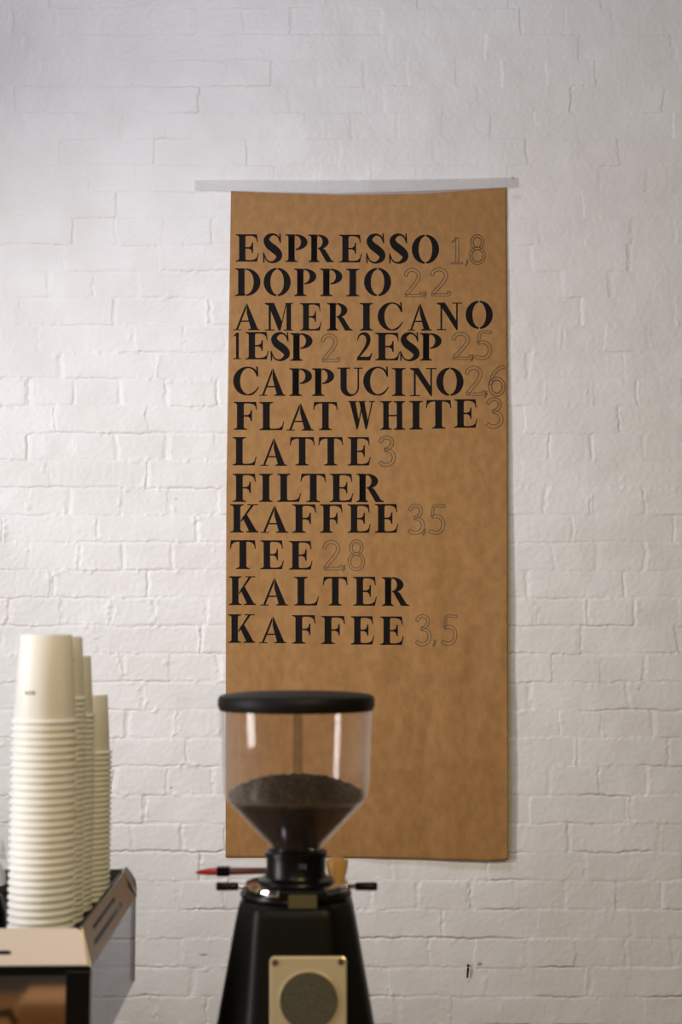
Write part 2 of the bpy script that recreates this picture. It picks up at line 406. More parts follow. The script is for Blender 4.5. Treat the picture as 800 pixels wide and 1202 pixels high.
# pencil digits: skeleton strokes (x, y) + width, drawn as a double outline
def ell(cx, cy, rx, ry, a0, a1, n=18): return [(cx+rx*math.cos(math.radians(a0+(a1-a0)*i/n)), cy+ry*math.sin(math.radians(a0+(a1-a0)*i/n))) for i in range(n+1)]
D = {
 '1': (38, [([(20, 4), (20, 97)], 10), ([(4, 80), (18, 96)], 4), ([(2, 2), (38, 2)], 5)]),
 '2': (62, [([(5, 74), (10, 88), (22, 96), (38, 95), (50, 84), (51, 68), (42, 50), (26, 30), (8, 8)], 11), ([(4, 5), (58, 5), (62, 16)], 9)]),
 '3': (56, [([(5, 80), (14, 93), (28, 97), (42, 91), (45, 76), (38, 62), (22, 54)], 10), ([(22, 54), (42, 48), (51, 32), (48, 14), (34, 4), (16, 3), (4, 12)], 11)]),
 '5': (58, [([(58, 95), (22, 95), (14, 58)], 8), ([(14, 58), (34, 60), (49, 48), (52, 28), (44, 10), (26, 3), (4, 9)], 11)]),
 '6': (60, [([(56, 96), (34, 88), (16, 66), (7, 36)], 10), (ell(30, 29, 23, 27, 100, 460), 10)]),
 '8': (56, [(ell(28, 75, 19, 22, 0, 360), 9), (ell(28, 28, 24, 26, 0, 360), 9)]),
 ',': (14, [([(9, 12), (9, 2), (3, -8)], 5)]),
}
def ribbon(path, wd):
    out = []
    for a, b in zip(path[:-1], path[1:]):
        a = np.array(a); b = np.array(b); d = b-a; l = np.linalg.norm(d)
        if l < 1e-6: continue
        d = d/l; nn = np.array([-d[1], d[0]])*wd/2; a = a-d*wd*.3; b = b+d*wd*.3
        out.append([tuple(a+nn), tuple(b+nn), tuple(b-nn), tuple(a-nn)])
    return out
def outline(path, wd, lw):
    R = [np.array(p, float) for p in path]; L, Rr = [], []
    if len(R) > 2: R = [r_[:2] for r_ in crom([(*p, 0) for p in R], 4)]
    for i, p in enumerate(R):
        d = R[min(i+1, len(R)-1)]-R[max(i-1, 0)]; d = d/np.linalg.norm(d); nn = np.array([-d[1], d[0]])
        L.append(p+nn*wd/2); Rr.append(p-nn*wd/2)
    closed = np.linalg.norm(R[0]-R[-1]) < 1
    q = ribbon(L, lw)+ribbon(Rr, lw)
    if not closed: q += ribbon([L[0], Rr[0]], lw)+ribbon([L[-1], Rr[-1]], lw)
    return q
def ink(name, polys, material, label, lift=.0007):
    """polys in photo pixels on the sheet -> flat ink lying on the paper"""
    bm = bmesh.new()
    for P in polys:
        try: bm.faces.new([bm.verts.new((x, y, 0)) for x, y in P])
        except ValueError: pass
    bm.normal_update()
    bmesh.ops.triangulate(bm, faces=bm.faces, ngon_method='EAR_CLIP')
    for _ in range(3):
        es = [e for e in bm.edges if e.calc_length() > 5]
        if not es: break
        bmesh.ops.subdivide_edges(bm, edges=es, cuts=1)
        bmesh.ops.triangulate(bm, faces=bm.faces)
    for v in bm.verts:
        s, t = pinv(v.co.x, v.co.y); v.co = ppt(s, t, lift)-mloc
    me = bpy.data.meshes.new(name); bm.to_mesh(me); bm.free(); me.materials.append(material)
    o = bpy.data.objects.new(name, me); COL.objects.link(o); o.parent = menu
    if label: o['label'] = label
    return o
LINES = [
 ('ESPRESSO', [('E',276.7,303.7,275,307),('S',308.1,330.9,274.5,308),('P',334.7,360.6,275,307.5),('R',361.7,391.9,275.3,307.7),('E',397.8,424.4,275.5,308),('S',429,451.9,274.8,308.6),('S',456,478.9,274.8,308.8),('O',483,515,276,309)]),
 ('DOPPIO', [('D',275.6,305.4,315,347.3),('O',309.2,340.9,315,347),('P',345,371,315.3,347.5),('P',375.5,401.6,315.3,347.6),('I',406,421.6,315.5,347.8),('O',427,458.7,315,347)]),
 ('AMERICANO', [('A',273.5,305,356,387.6),('M',310.7,343.6,355.5,388),('E',352,377,355.8,388),('R',383.6,413.7,355.6,388),('I',422,437.5,355.6,388),('C',443,472.5,355.5,387.5),('A',478.4,506.5,356,388),('N',512.4,541.6,355.2,387.5),('O',546.2,578,353.5,385.5)]),
 ('1ESP', [('1',273.5,282.4,390,421.6),('E',288,315,389.8,421.8),('S',317,339.8,390.5,423),('P',340.4,366.6,391,423.5)]),
 ('2ESP', [('2',418,436.8,390.6,423),('E',440,469,390.6,423),('S',469,492,390.6,423.2),('P',492.7,518,391,423.2)]),
 ('CAPPUCINO', [('C',273.5,303.7,431,463.6),('A',304.3,335,432.3,464.6),('P',339.4,366,432.3,464.8),('P',366,392,432.3,464.8),('U',395.7,425.4,431.5,464.6),('C',426,456,431,463.8),('I',459.8,475.7,432,464.8),('N',481,511.8,432,465),('O',511.8,543.7,432,464)]),
 ('FLAT', [('F',274,301.5,471.7,504.5),('L',304.3,333.4,471.8,505),('A',336,368,473,505.5),('T',367.4,396,471.8,505)]),
 ('WHITE', [('W',408.4,439.6,470.7,504),('H',446,475.3,470.8,504.5),('I',480,496,470.6,504.2),('T',499.5,529.4,469.5,503),('E',532.6,560,468.6,502)]),
 ('LATTE', [('L',272.9,301,513,546.2),('A',305.4,336.6,514.5,546.8),('T',339.8,369,513,546.5),('T',373.4,402.5,513,546.5),('E',407.8,434.8,513,546.5)]),
 ('FILTER', [('F',272.9,300,556,589),('I',304,319.8,556,589),('L',325,353.2,556,589),('T',352.5,382.3,556,589.3),('E',386.8,414.4,556,589.3),('R',418,450.2,556,589.3)]),
 ('KAFFEE', [('K',270.3,303.2,592,625),('A',305.4,338.3,593.5,625.4),('F',342.6,370.8,592,625.4),('F',375.5,401.6,592,625.4),('E',407.8,434.8,592,625.4),('E',439.6,467.2,591.6,625.4)]),
 ('TEE', [('T',269.7,300,634,668),('E',305.4,333,634.2,668.2),('E',339,366.6,635,668.6)]),
 ('KALTER', [('K',268.8,300,676.4,710.2),('A',305.4,338,678.5,710.8),('L',345,374,677,710.8),('T',378.7,407.8,677,710.8),('E',414.4,442,677,711),('R',448,480,677.5,711.2)]),
 ('KAFFEE', [('K',268,299.4,721,754.6),('A',303.7,336,723.5,755),('F',342.6,370,722,755.6),('F',376.6,404.6,723,756),('E',411.6,439,723.3,756.6),('E',446,473.6,723.6,757)]),
]
ROWN = ['in the first line','in the second line','in the third line','at the left of the fourth line','at the middle of the fourth line','','','','','','under FILTER','','','in the last line']
for (word, gl), where in zip(LINES, ROWN):
    polys = []
    for ch, x0, x1, y0, y1 in gl:
        wd, ps = G[ch]
        for P in ps: polys.append([(x0+(x1-x0)*x/wd, y1-(y1-y0)*y/100) for x, y in P])
    ink('stencilled_word', polys, M['ink'], ('black stencilled word %s %s' % (word, where)).strip())
PRICES = [
 ('1,8', [('1',529,542.6,278,309.6),(',',545.5,549.5,0,309),('8',550.7,569,276,309.6)]),
 ('2,2', [('2',474,494.4,315.6,348.3),(',',496.5,500.5,0,346),('2',504.8,526.7,315,347.5)]),
 ('2', [('2',376.6,397,392.8,424.7)]),
 ('2,5', [('2',530,552,390.7,422),(',',552,556,0,421),('5',556,576.6,388.6,421.5)]),
 ('2,6', [('2',545.8,567,430.5,464),(',',568,572,0,463.5),('6',572.5,593,429,464)]),
 ('3', [('3',570,589.8,467.5,501.5)]),
 ('3', [('3',443.8,463.6,512.4,546.4)]),
 ('3,5', [('3',478.4,497.6,592.4,626.4),(',',495.5,499.5,0,625),('5',502,521.8,592.4,626.4)]),
 ('2,8', [('2',378.7,400,635,669),(',',401.5,405.5,0,667.5),('8',408.4,427.5,634,669)]),
 ('3,5', [('3',487,505.4,722,757),(',',507.5,511.5,0,755.5),('5',517,536,722,756.7)]),
]
PW = ['beside ESPRESSO','beside DOPPIO','beside 1ESP','beside 2ESP','beside CAPPUCINO','beside WHITE','beside LATTE','beside the upper KAFFEE','beside TEE','beside the lowest KAFFEE']
for (txt, gl), where in zip(PRICES, PW):
    polys = []
    for ch, x0, x1, y0, y1 in gl:
        wd, st = D[ch]
        if ch == ',': y0 = y1-33
        for path, ww in st:
            lw = 3.0 if ch != ',' else 3
            for P in (outline(path, ww, lw) if ch != ',' else ribbon(path, 8)):
                polys.append([(x0+(x1-x0)*x/wd, y1-(y1-y0)*y/100) for x, y in P])
    ink('pencilled_price', polys, M['pencil'], 'thin pencil outlined price %s %s' % (txt, where))

# tape over the top of the sheet
tp = MB()
pts_t = [(228, 211), (300, 210.5), (400, 211), (500, 210), (608, 208)]
pts_b = [(228, 222), (300, 226), (400, 229), (500, 227.5), (608, 219)]
c0 = U(418, 217, WALL-.009)
vs = []
for (a, b), (c, d) in zip(pts_t, pts_b):
    vs += [U(a, b, WALL-.0055)-c0, U(c, d, WALL-.0086)-c0]
tp.add(vs, [(2*i, 2*i+2, 2*i+3, 2*i+1) for i in range(4)])
to = tp.build('adhesive_tape', M['tape']); to.location = c0
sm = to.modifiers.new('solid', 'SOLIDIFY'); sm.thickness = .0003; sm.offset = 0
tag(to, 'long translucent strip of tape along the top edge of the brown paper menu', 'tape')

# iron nail stub low on the wall
nl = MB(); a = U(549, 1133, WALL-.002); 
nl.tube([Vector((0, .006, 0)), Vector((0, -.008, 0)), Vector((-.001, -.012, -.006)), Vector((-.003, -.011, -.03))], [.003, .003, .0032, .0022], 10)
no = nl.build('wall_hook', M['iron']); no.location = a
tag(no, 'small rusty iron hook in the bricks low down, right of the grinder', 'hook')

# ------------------------------------------------------------------ espresso machine
FR, RR = U(105.5, 1138, 1.58), U(159.5, 1051, 2.0)
FT, RT = U(97, 1085, 1.5925), U(143, 1023, 1.9875)
MX, MY, RZ = FR.x, FR.y, math.atan2(FR.x-RR.x, RR.y-FR.y)
mach = empty('espresso_machine', (MX, MY, CTZ), RZ)
tag(mach, 'espresso machine with polished front and slotted cup rail at lower left, carrying stacked paper cups', 'espresso machine')
W_ = .72; DP = .42; ZB, ZT, IN = (FR.z+RR.z)/2-CTZ, (FT.z+RT.z)/2-CTZ, .0125; ZTR = ZB+.010
MB().box(-W_+.09, .02, .05, -.10, DP-.02, .36).build('body', M['black'], mach, .004)
MB().box(-W_+.03, IN+.004, ZTR-.008, -.026, DP-IN-.004, ZTR).build('cup_tray', M['blacksoft'], mach, .001)
MB().box(-W_+.09, .02, .36, -.10, DP-.02, ZTR-.008).build('tray_support', M['black'], mach)
# sloping guard around the tray: corner points outer/bottom and inner/top
def guard(name, material, o0, o1, i0, i1, slots=None, th=.0022, us=(0, 1), bevel=.0):
    """strip between edge o0-o1 (bottom) and i0-i1 (top); slot cells are left open"""
    o0, o1, i0, i1 = map(Vector, (o0, o1, i0, i1))
    uu = sorted(set([0, 1]+([s[0] for s in slots]+[s[1] for s in slots] if slots else [])))
    vv = sorted(set([0, 1]+([s[2] for s in slots]+[s[3] for s in slots] if slots else [])))
    P = lambda u, v: (o0.lerp(o1, u)).lerp(i0.lerp(i1, u), v)
    mb = MB(); nu = len(uu)
    fs = []
    for j in range(len(vv)-1):
        for i in range(nu-1):
            um = (uu[i]+uu[i+1])/2; vm = (vv[j]+vv[j+1])/2
            if slots and any(a < um < b and c < vm < d for a, b, c, d in slots): continue
            fs.append((j*nu+i, j*nu+i+1, (j+1)*nu+i+1, (j+1)*nu+i))
    mb.add([P(u, v) for v in vv for u in uu], fs)
    o = mb.build(name, material, mach)
    s = o.modifiers.new('solid', 'SOLIDIFY'); s.thickness = th; s.offset = 0
    b = o.modifiers.new('bevel', 'BEVEL'); b.width = .0008; b.segments = 2; b.limit_method = 'ANGLE'
    return o
xL = -W_
guard('side_rail', M['railsteel'], (0, .002, ZB), (0, DP-.004, ZB), (-IN, IN+.002, ZT), (-IN, DP-IN-.012, ZT),
      [(.16, .62, .62, .74), (.12, .70, .28, .42)])
guard('side_rail', M['railsteel'], (xL, .002, ZB), (xL, DP, ZB), (xL+IN, IN+.002, ZT), (xL+IN, DP-IN, ZT), [(.16, .62, .62, .74), (.12, .70, .28, .42)])
guard('rear_rail', M['railsteel'], (0, DP, ZB), (xL, DP, ZB), (-IN, DP-IN, ZT), (xL+IN, DP-IN, ZT))
# rounded rear corner cap of the rail
cp = MB()
cap = [(0, DP-.004, ZB), (0, DP-.002, ZB+.012), (-.0015, DP-.004, ZB+.022), (-.007, DP-IN*.7, ZT-.006), (-IN, DP-IN-.004, ZT+.003), (-IN-.002, DP-IN-.03, ZT), (-.004, DP-.035, ZB+.02)]
cp.add(cap, [(0, 1, 2, 3, 4, 5, 6)])
co = cp.build('rail_corner', M['railsteel'], mach); s = co.modifiers.new('solid', 'SOLIDIFY'); s.thickness = .003; s.offset = 0
# front fascia with rounded upper corners
fz = MB(); n = 6; top = []
o0 = Vector((-.0015, 0, ZB+.002)); i0 = Vector((-IN+.001, IN, ZT))
o1 = Vector((xL+.0015, 0, ZB+.002)); i1 = Vector((xL+IN-.001, IN, ZT))
def FP(u, v): return o0.lerp(o1, u).lerp(i0.lerp(i1, u), v)
rim = [FP(0, 0)]
for k in range(n+1):
    a = PI/2*k/n; rim.append(FP(.011*(1-math.cos(a)), .84+.16*math.sin(a)))
for k in range(n+1):
    a = PI/2*(n-k)/n; rim.append(FP(1-.011*(1-math.cos(a)), .84+.16*math.sin(a)))
rim.append(FP(1, 0))
fz.add(rim, [tuple(range(len(rim)))])
fo = fz.build('front_fascia', M['steel'], mach)
s = fo.modifiers.new('solid', 'SOLIDIFY'); s.thickness = .003; s.offset = 0
b = fo.modifiers.new('bevel', 'BEVEL'); b.width = .0014; b.segments = 3; b.limit_method = 'ANGLE'
sl = MB()   # dark slot in the fascia
nrm = (i0-o0).cross(o1-o0).normalized(); nrm = nrm if nrm.y < 0 else -nrm
u0, u1, v0, v1 = .118, .30, .30, .41
ring = []
for k in range(9):
    a = -PI/2+PI*k/8; ring.append((u0-.004*math.cos(a), (v0+v1)/2+(v1-v0)/2*math.sin(a)))
for k in range(9):
    a = PI/2+PI*k/8; ring.append((u1-.004*math.cos(a), (v0+v1)/2+(v1-v0)/2*math.sin(a)))
P0 = [FP(u, v)+nrm*.0019 for u, v in ring]; P1 = [FP(u, v)-nrm*.001 for u, v in ring]; q = len(ring)
sl.add(P0+P1, [tuple(range(q)), tuple(range(2*q-1, q-1, -1))]+[(i, (i+1) % q, q+(i+1) % q, q+i) for i in range(q)])
sl.build('slot', M['black'], fo)
MB().box(xL, .003, ZB-.012, 0, .016, ZB+.001).build('trim_strip', M['black'], mach, .001)
MB().box(xL+.026, .002, .16, -.0262, .010, ZB-.0085).build('front_panel', M['polished'], mach)
MB().box(-.026, .001, .16, 0, .014, ZB-.004).build('corner_post', M['black'], mach, .001)
MB().box(xL, .001, .16, xL+.026, .014, ZB-.004).build('corner_post', M['black'], mach, .001)
MB().box(-.0035, .014, .297, -.0005, DP-.006, ZB).build('side_panel', M['smoke'], mach)['label'] = 'smoky see-through side panel'
MB().box(-.006, DP-.006, .297, 0, DP, ZB+.004).build('rear_post', M['black'], mach, .0008)
MB().box(xL+.0005, .014, .297, xL+.0035, DP-.006, ZB).build('side_panel', M['smoke'], mach)['label'] = 'smoky see-through side panel'
MB().box(xL+.02, -.10, .05, -.02, .03, .09).build('drip_tray', M['steel'], mach, .003)
for x in (-.14, -W_+.14):
    for y in (.05, DP-.06):
        MB().lathe([(.016, 0), (.020, .004), (.018, .05)], 20, x, y).build('foot', M['black'], mach)
for x in (-.20, -.50):
    g = MB(); g.lathe([(.0, .17), (.034, .17), (.036, .18), (.036, .235), (.030, .245), (0, .245)], 32, x, -.045); g.box(x-.03, -.045, .18, x+.03, .02, .24)
    g.build('group_head', M['chrome'], mach, .002)
MB().tube([(-.5, -.08, .20), (-.5, -.13, .198), (-.5, -.20, .19)], [.009, .012, .013], 14).build('handle', M['black'], mach)
MB().tube([(-.2, -.08, .20), (-.2, -.13, .198), (-.2, -.20, .19)], [.009, .012, .013], 14).build('handle', M['black'], mach)

MB().box(-IN-.0065, .03, ZB-.03, -IN-.005, DP-.03, ZT-.003).build('tray_wall', M['black'], mach)
# jug and box added out of frame to give the machine front its reflections
jg = empty('milk_jug', (-.535, 1.0, CTZ)); tag(jg, 'dark jug on the bar, mirrored in the polished front of the espresso machine', 'jug')
MB().lathe([(.050, 0), (.056, .01), (.060, .10), (.052, .19), (.046, .215), (.049, .235), (.0475, .235), (.044, .215), (.050, .19), (.057, .1), (.05, .012), (.0001, .012)], 40).build('jug_body', M['black'], jg)
MB().tube([(.045, 0, .21), (.075, 0, .215), (.088, 0, .19), (.086, 0, .12), (.058, 0, .06)], [.006, .007, .0075, .007, .006], 12).build('handle', M['black'], jg)
bx_ = MB().box(-.036, -.05, 0, .036, .05, .236).build('reflection_box', M['counter'], None, .004); bx_.location = (-.408, .98, CTZ)
tag(bx_, 'brown wooden box added out of frame, mirrored at the right of the polished machine front', 'box')
# ------------------------------------------------------------------ stacked paper cups
def cup_mesh(name, R, rb, h, th):
    prof = []
    bd = .0024
    # outer bead, wall, base with recess, inner wall
    for k in range(9):
        a = -PI*.75+PI*1.5*k/8; prof.append((R-bd+bd*math.cos(a), bd+bd*math.sin(a)))
    sl_ = (R-.003-rb)/(h-.006)
    prof += [(R-.0032, .0056), (rb+.0012, h-.003), (rb+.0004, h-.0006), (rb-.0008, h), (rb-.002, h-.0008), (rb-.0022, h-.0038), (0.00001, h-.004)]
    inner = [(0.00001, h-.004-th), (rb-.0022-th, h-.004-th), (rb+.0010, h-.007), (R-.0034, .0056), (R-.0034, .0012)]
    mb = MB(); seg = 48; vs, fs = [], []
    mb.lathe(prof+inner, seg, close=True)
    return mb
def make_stack(cx_px, depth, n, top_z, R, rb, h, th, pitch, group, first_label, rest_label, big):
    mb = cup_mesh('paper_cup', R, rb, h, th)
    proto = None; c = U(cx_px, 900, depth)
    for k in range(n):
        z = top_z-h-(n-1-k)*pitch
        if proto is None: o = proto = mb.build('paper_cup', M['cup'], autosmooth=50)
        else: o = proto.copy(); COL.objects.link(o)
        jx, jy = (0, 0)
        o.location = (c.x+jx, depth+jy, z); o.rotation_euler = (0, 0, random.random()*6)
        top = k == n-1
        tag(o, first_label if top else rest_label, 'cup', group)
        if top: o.rotation_euler = (0, 0, 0); last = o
    return last
TRZ = CTZ+ZTR+.0008
def topz(py, d): return U(0, py, d).z
zA = topz(744.5, 1.695); nA = 30; hA = .1045
lastA = make_stack(51.5, 1.70, nA, zA, .0393, .0296, hA, .00045, (zA-hA-TRZ)/(nA-1), 'paper cups in the front stack',
    'top cup, base up, of the nearest and widest stack of white paper cups', 'white paper cup nested upside down in the nearest and widest stack', True)
hS = .079
SM = [(67, 1.777, 747, 41, 'paper cups in the second stack', 'top cup, base up, of the slim stack half hidden right behind the widest stack', 'small white paper cup nested in the slim stack just behind the widest stack'),
      (78.5, 1.849, 769.5, 37, 'paper cups in the third stack', 'top cup, base up, of the third stack back, between the widest and the rearmost stack', 'small white paper cup nested in the third stack back'),
      (100, 1.921, 815, 29, 'paper cups in the rearmost stack', 'top cup, base up, of the lowest, rearmost stack of paper cups', 'small white paper cup nested in the lowest, rearmost stack')]
small_tops = []
for cx, d, py, n, g, l1, l2 in SM:
    zt = topz(py, d)
    small_tops.append(make_stack(cx, d, n, zt, .0352, .0272, hS, .0004, (zt-hS-TRZ)/(n-1), g, l1, l2, False))
# printed mark on cups (a small grey word-like smudge wrapped on the wall)
def cup_mark(cup, R, rb, h, z, a0, a1, hh):
    mb = MB(); vs = []; n = 10
    for k in range(n+1):
        a = a0+(a1-a0)*k/n
        for zz in (z-hh/2, z+hh/2):
            r = (R-.0032)+(rb+.0012-R+.0032)*(zz-.0056)/(h-.0086)+.00025
            vs.append((r*math.cos(a), r*math.sin(a), zz))
    fs = [(2*k, 2*k+2, 2*k+3, 2*k+1) for k in range(n) if k not in (3, 6)]
    mb.add(vs, fs); o = mb.build('printed_mark', M['print'], cup); o['label'] = 'small grey printed mark'
cup_mark(lastA, .0393, .0296, hA, .0365, math.radians(-120), math.radians(-98), .0045)
cup_mark(small_tops[0], .0352, .0272, hS, .050, math.radians(-52), math.radians(-42), .005)

# porcelain cups at the left edge, stacked on a black cup
cxl = U(-33, 1030, 1.735)
def ceramic(z, R, rb, h, material, name, label, handle):
    root = empty(name, (cxl.x, 1.735, z)); tag(root, label, 'cup')
    t = .003
    MB().lathe([(R, 0), (R-.001, .002), (R*.97, h*.35), (R*.86, h*.7), (rb, h-.006), (rb*.92, h), (rb*.8, h), (rb*.78, h-.003), (.00001, h-.003),
                (.00001, h-.008), (rb-.004, h-.010), (R*.86-t, h*.66), (R*.97-t, h*.33), (R-t, .001)], 56, close=True).build('cup_bowl', material, root)
    if handle:
        MB().tube([(-(R*.95), .0, h*.25), (-(R+.018), 0, h*.28), (-(R+.024), 0, h*.5), (-(R+.012), 0, h*.72), (-(R*.84), 0, h*.74)], .004, 12).build('cup_handle', material, root)
ceramic(TRZ, .0425, .026, .052, M['black'], 'coffee_cup', 'glossy black cup upside down at the left edge, under the white cups', True)
ceramic(TRZ+.0522, .0405, .024, .030, M['white'], 'coffee_cup', 'white glazed cup at the left edge, resting on the dark one', False)
ceramic(TRZ+.0824, .0395, .020, .034, M['white'], 'coffee_cup', 'uppermost white glazed cup at the left edge, beside the widest cup stack', False)

# ------------------------------------------------------------------ coffee grinder
GD = 1.70; PXM = GD/FPX/1.013
gx = U(347.5, 900, GD).x
def gz(py): return U(347, py, GD).z-CTZ
gr = empty('coffee_grinder', (gx, GD, CTZ)); tag(gr, 'black electric coffee grinder with clear bean hopper standing before the paper menu', 'coffee grinder')
def oct_ring(a, wd, fr_, bk, z, rnd=.35):
    """rounded eight-sided section: front half-width a, full half-width wd"""
    c = fr_*.35
    P = [(-a, -fr_), (a, -fr_), (wd, -c), (wd, bk*.45), (a*1.05, bk), (-a*1.05, bk), (-wd, bk*.45), (-wd, -c)]
    out = []; N = len(P)
    for i in range(N):
        p0 = Vector(P[i-1]); p = Vector(P[i]); p1 = Vector(P[(i+1) % N])
        A = p.lerp(p0, min(rnd*.5, .012/max((p-p0).length, 1e-6))); B = p.lerp(p1, min(rnd*.5, .012/max((p-p1).length, 1e-6)))
        for k in range(5):
            t = k/4; q = A*(1-t)**2+p*2*t*(1-t)+B*t*t; out.append((q.x, q.y, z))
    return out
levels = []
for py, a, wd, fr_, bk in [(1051.5, 36, 50, 48, 78), (1051.6, 40, 58, 60, 86), (1054, 41, 62.5, 66, 90), (1058, 42, 65, 68, 92), (1066, 43, 67, 69.5, 94), (1082, 44, 70, 71, 96),
                           (1202, 49, 90.5, 88, 106), (1330, 54, 110, 104, 116), (1360, 54, 112, 106, 118)]:
    levels.append(oct_ring(a*PXM, wd*PXM, fr_*PXM, bk*PXM, gz(py)))
levels.append(oct_ring(54*PXM, 112*PXM, 106*PXM, 118*PXM, .03))
n = len(levels[0]); mb = MB(); vs = [p for L in levels for p in L]; fs = []
for j in range(len(levels)-1):
    for i in range(n): fs.append((j*n+i, j*n+(i+1) % n, (j+1)*n+(i+1) % n, (j+1)*n+i))
fs.append(tuple(range(n))); fs.append(tuple((len(levels)-1)*n+i for i in range(n))[::-1])
mb.add(vs, fs, True); mb.build('housing', M['grinderpaint'], gr, autosmooth=50)
mb = MB(); mb.box(-.12, -.20, 0, .12, .13, .03); mb.build('base_plate', M['blacksoft'], gr, .006)
zt = gz(1051.5)
mb = MB().lathe([(.052, zt-.001), (.064, zt), (.0655, zt+.003), (.0645, zt+.0055), (.060, zt+.006), (.060, zt+.006)], 72); mb.build('top_flange', M['black'], gr)
mb = MB().lathe([(.040, zt+.006), (.0590, zt+.006), (.0605, zt+.008), (.0605, zt+.013), (.059, zt+.0155), (.040, zt+.0165)], 72); mb.build('adjusting_ring', M['chrome'], gr)
NK = 34.5*PXM
ztop = gz(998)
mb = MB().lathe([(.046, zt+.016), (.044, zt+.020), (NK+.002, zt+.023), (NK, zt+.027), (NK, ztop-.007), (NK+.0022, ztop-.006), (NK+.0022, ztop-.001), (NK, ztop), (NK-.003, ztop), (NK-.003, ztop-.02), (.0001, ztop-.02)], 64); mb.build('neck', M['black'], gr)
# bracket block with label in front of the ring
zb0, zb1 = zt+.0062, gz(1034)
bw0, bw1 = (329-347.5)*PXM, (384-347.5)*PXM
mb = MB().box(bw0, -.0645, zb0, bw1, -.030, zb1); br = mb.build('neck_bracket', M['black'], gr, .003, 3)
mb = MB().box((341-347.5)*PXM, -.0655, gz(1055.5)+.001, (373-347.5)*PXM, -.0638, gz(1038.5)); o = mb.build('display', M['olive'], br); o['label'] = 'olive rectangular display'
mb = MB().box((351.5-347.5)*PXM, -.0372, gz(1016), (360-347.5)*PXM, -.034, gz(1008)); mb.build('latch', M['chrome'], gr, .0012)
for sgn, x0, x1 in ((-1, 57.5, 78), (1, 57.5, 72)):
    zl = zt+.0108
    mb = MB().tube([(sgn*x0*PXM, 0, zl), (sgn*x1*PXM, 0, zl)], .0028, 14); lv = mb.build('lever', M['chrome'], gr)
    g0, g1 = (67, 93) if sgn < 0 else (69.5, 95)
    mb = MB().tube([(sgn*(g0)*PXM, 0, zl), (sgn*(g0+.8)*PXM, 0, zl), (sgn*(g1-2)*PXM, 0, zl), (sgn*(g1)*PXM, 0, zl)], [.0040, .0046, .0050, .0036], 18); mb.build('grip', M['black'], lv)
# hopper: clear funnel, lid
zl0, zj, zc = gz(828), gz(937), gz(994)
R0, R1, R2 = 89.5*PXM, 85.5*PXM, 31.5*PXM
th = .0022
R_, th2 = R1, th
up = [(R1-.0028, zj-.0004), (R1, zj+.007), (R0, zl0), (R0-th, zl0), (R1-th, zj+.007), (R1-.0028-th, zj-.0004)]
lo = [(R2, ztop-.012), (R2, zc), (R2+.002, zc+.003), (R1-.010, zj-.0085), (R1-.0028, zj-.0006), (R1-.0028-th, zj-.0006), (R1-.010-th, zj-.007), (R2+.002-th, zc+.004), (R2-th, zc), (R2-th, ztop-.012)]
hp = MB().lathe(up, 96, close=True).build('hopper', M['hopper'], gr, autosmooth=60); hp['label'] = 'clear plastic cylinder of the bean hopper'
hc = MB().lathe(lo, 96, close=True).build('hopper_cone', M['hoppercone'], gr, autosmooth=60); hc['label'] = 'clear plastic funnel full of dark beans'
mb = MB(); aa = [math.radians(a) for a in (86.5, 88.5, 90.5, 92.5, 94.5)]; vs = []
for z, r_ in ((zl0-.001, R0-th-.0008), (zj+.007, R1-th-.0008)):
    vs += [(r_*math.cos(a), r_*math.sin(a), z) for a in aa]
mb.add(vs, [(i, i+1, i+6, i+5) for i in range(4)]); mb.build('moulded_seam', M['smoke'], hp)
zt0 = gz(829.5)
RL = 92.5*PXM
mb = MB().lathe([(.00001, zt0+.002), (R0-.004, zt0+.002), (R0-.002, zt0-.004), (R0+.0012, zt0-.004), (RL-.0015, zt0-.0015), (RL, zt0+.001), (RL, zt0+.009), (RL-.0015, zt0+.0125), (RL-.006, zt0+.0145), (RL*.75, zt0+.0165), (RL*.4, zt0+.0178), (.00001, zt0+.0182)], 96)
lid = mb.build('hopper_lid', M['blacksoft'], gr)
# front badge plate with dark round grille (a cast-out holder plate screwed to the sloping front)
def front_pt(px, py, out):
    """point on the sloping front face"""
    fy = -.08
    for _ in range(4):
        p = U(px, py, GD+fy); t = (gz(1082)-(p.z-CTZ))/(gz(1082)-gz(1202)); fy = -(71+(88-71)*t)*PXM
    return Vector((p.x-gx, fy-out, p.z-CTZ))
def plate_poly(x0, y0, x1, y1, r, out0, out1, n=6):
    pts = []
    for cx, cy, a0 in ((x1-r, y0+r, -90), (x1-r, y1-r, 0), (x0+r, y1-r, 90), (x0+r, y0+r, 180)):
        for k in range(n+1):
            a = math.radians(a0+90*k/n); pts.append((cx+r*math.cos(a), cy+r*math.sin(a)))
    q = len(pts)
    A = [front_pt(x, y, out0) for x, y in pts]; B = [front_pt(x, y, out1) for x, y in pts]
    return MB().add(A+B, [tuple(range(q)), tuple(range(2*q-1, q-1, -1))]+[(i, (i+1) % q, q+(i+1) % q, q+i) for i in range(q)])
pl = plate_poly(316.5, 1122, 406.5, 1226, 6, -.002, .004).build('front_plate', M['plate'], gr, .0012, 2)
def disc(px, py, r, out0, out1, name, material, parent, dome=0):
    n = 48; A = [front_pt(px+r*math.cos(2*PI*k/n), py+r*math.sin(2*PI*k/n), out0) for k in range(n)]
    B = [front_pt(px+r*.98*math.cos(2*PI*k/n), py+r*.98*math.sin(2*PI*k/n), out1) for k in range(n)]
    return MB().add(A+B, [tuple(range(n)), tuple(range(2*n-1, n-1, -1))]+[(i, (i+1) % n, n+(i+1) % n, n+i) for i in range(n)]).build(name, material, parent)
disc(362.5, 1174, 36.5, .003, .0052, 'round_rim', M['plate'], pl)
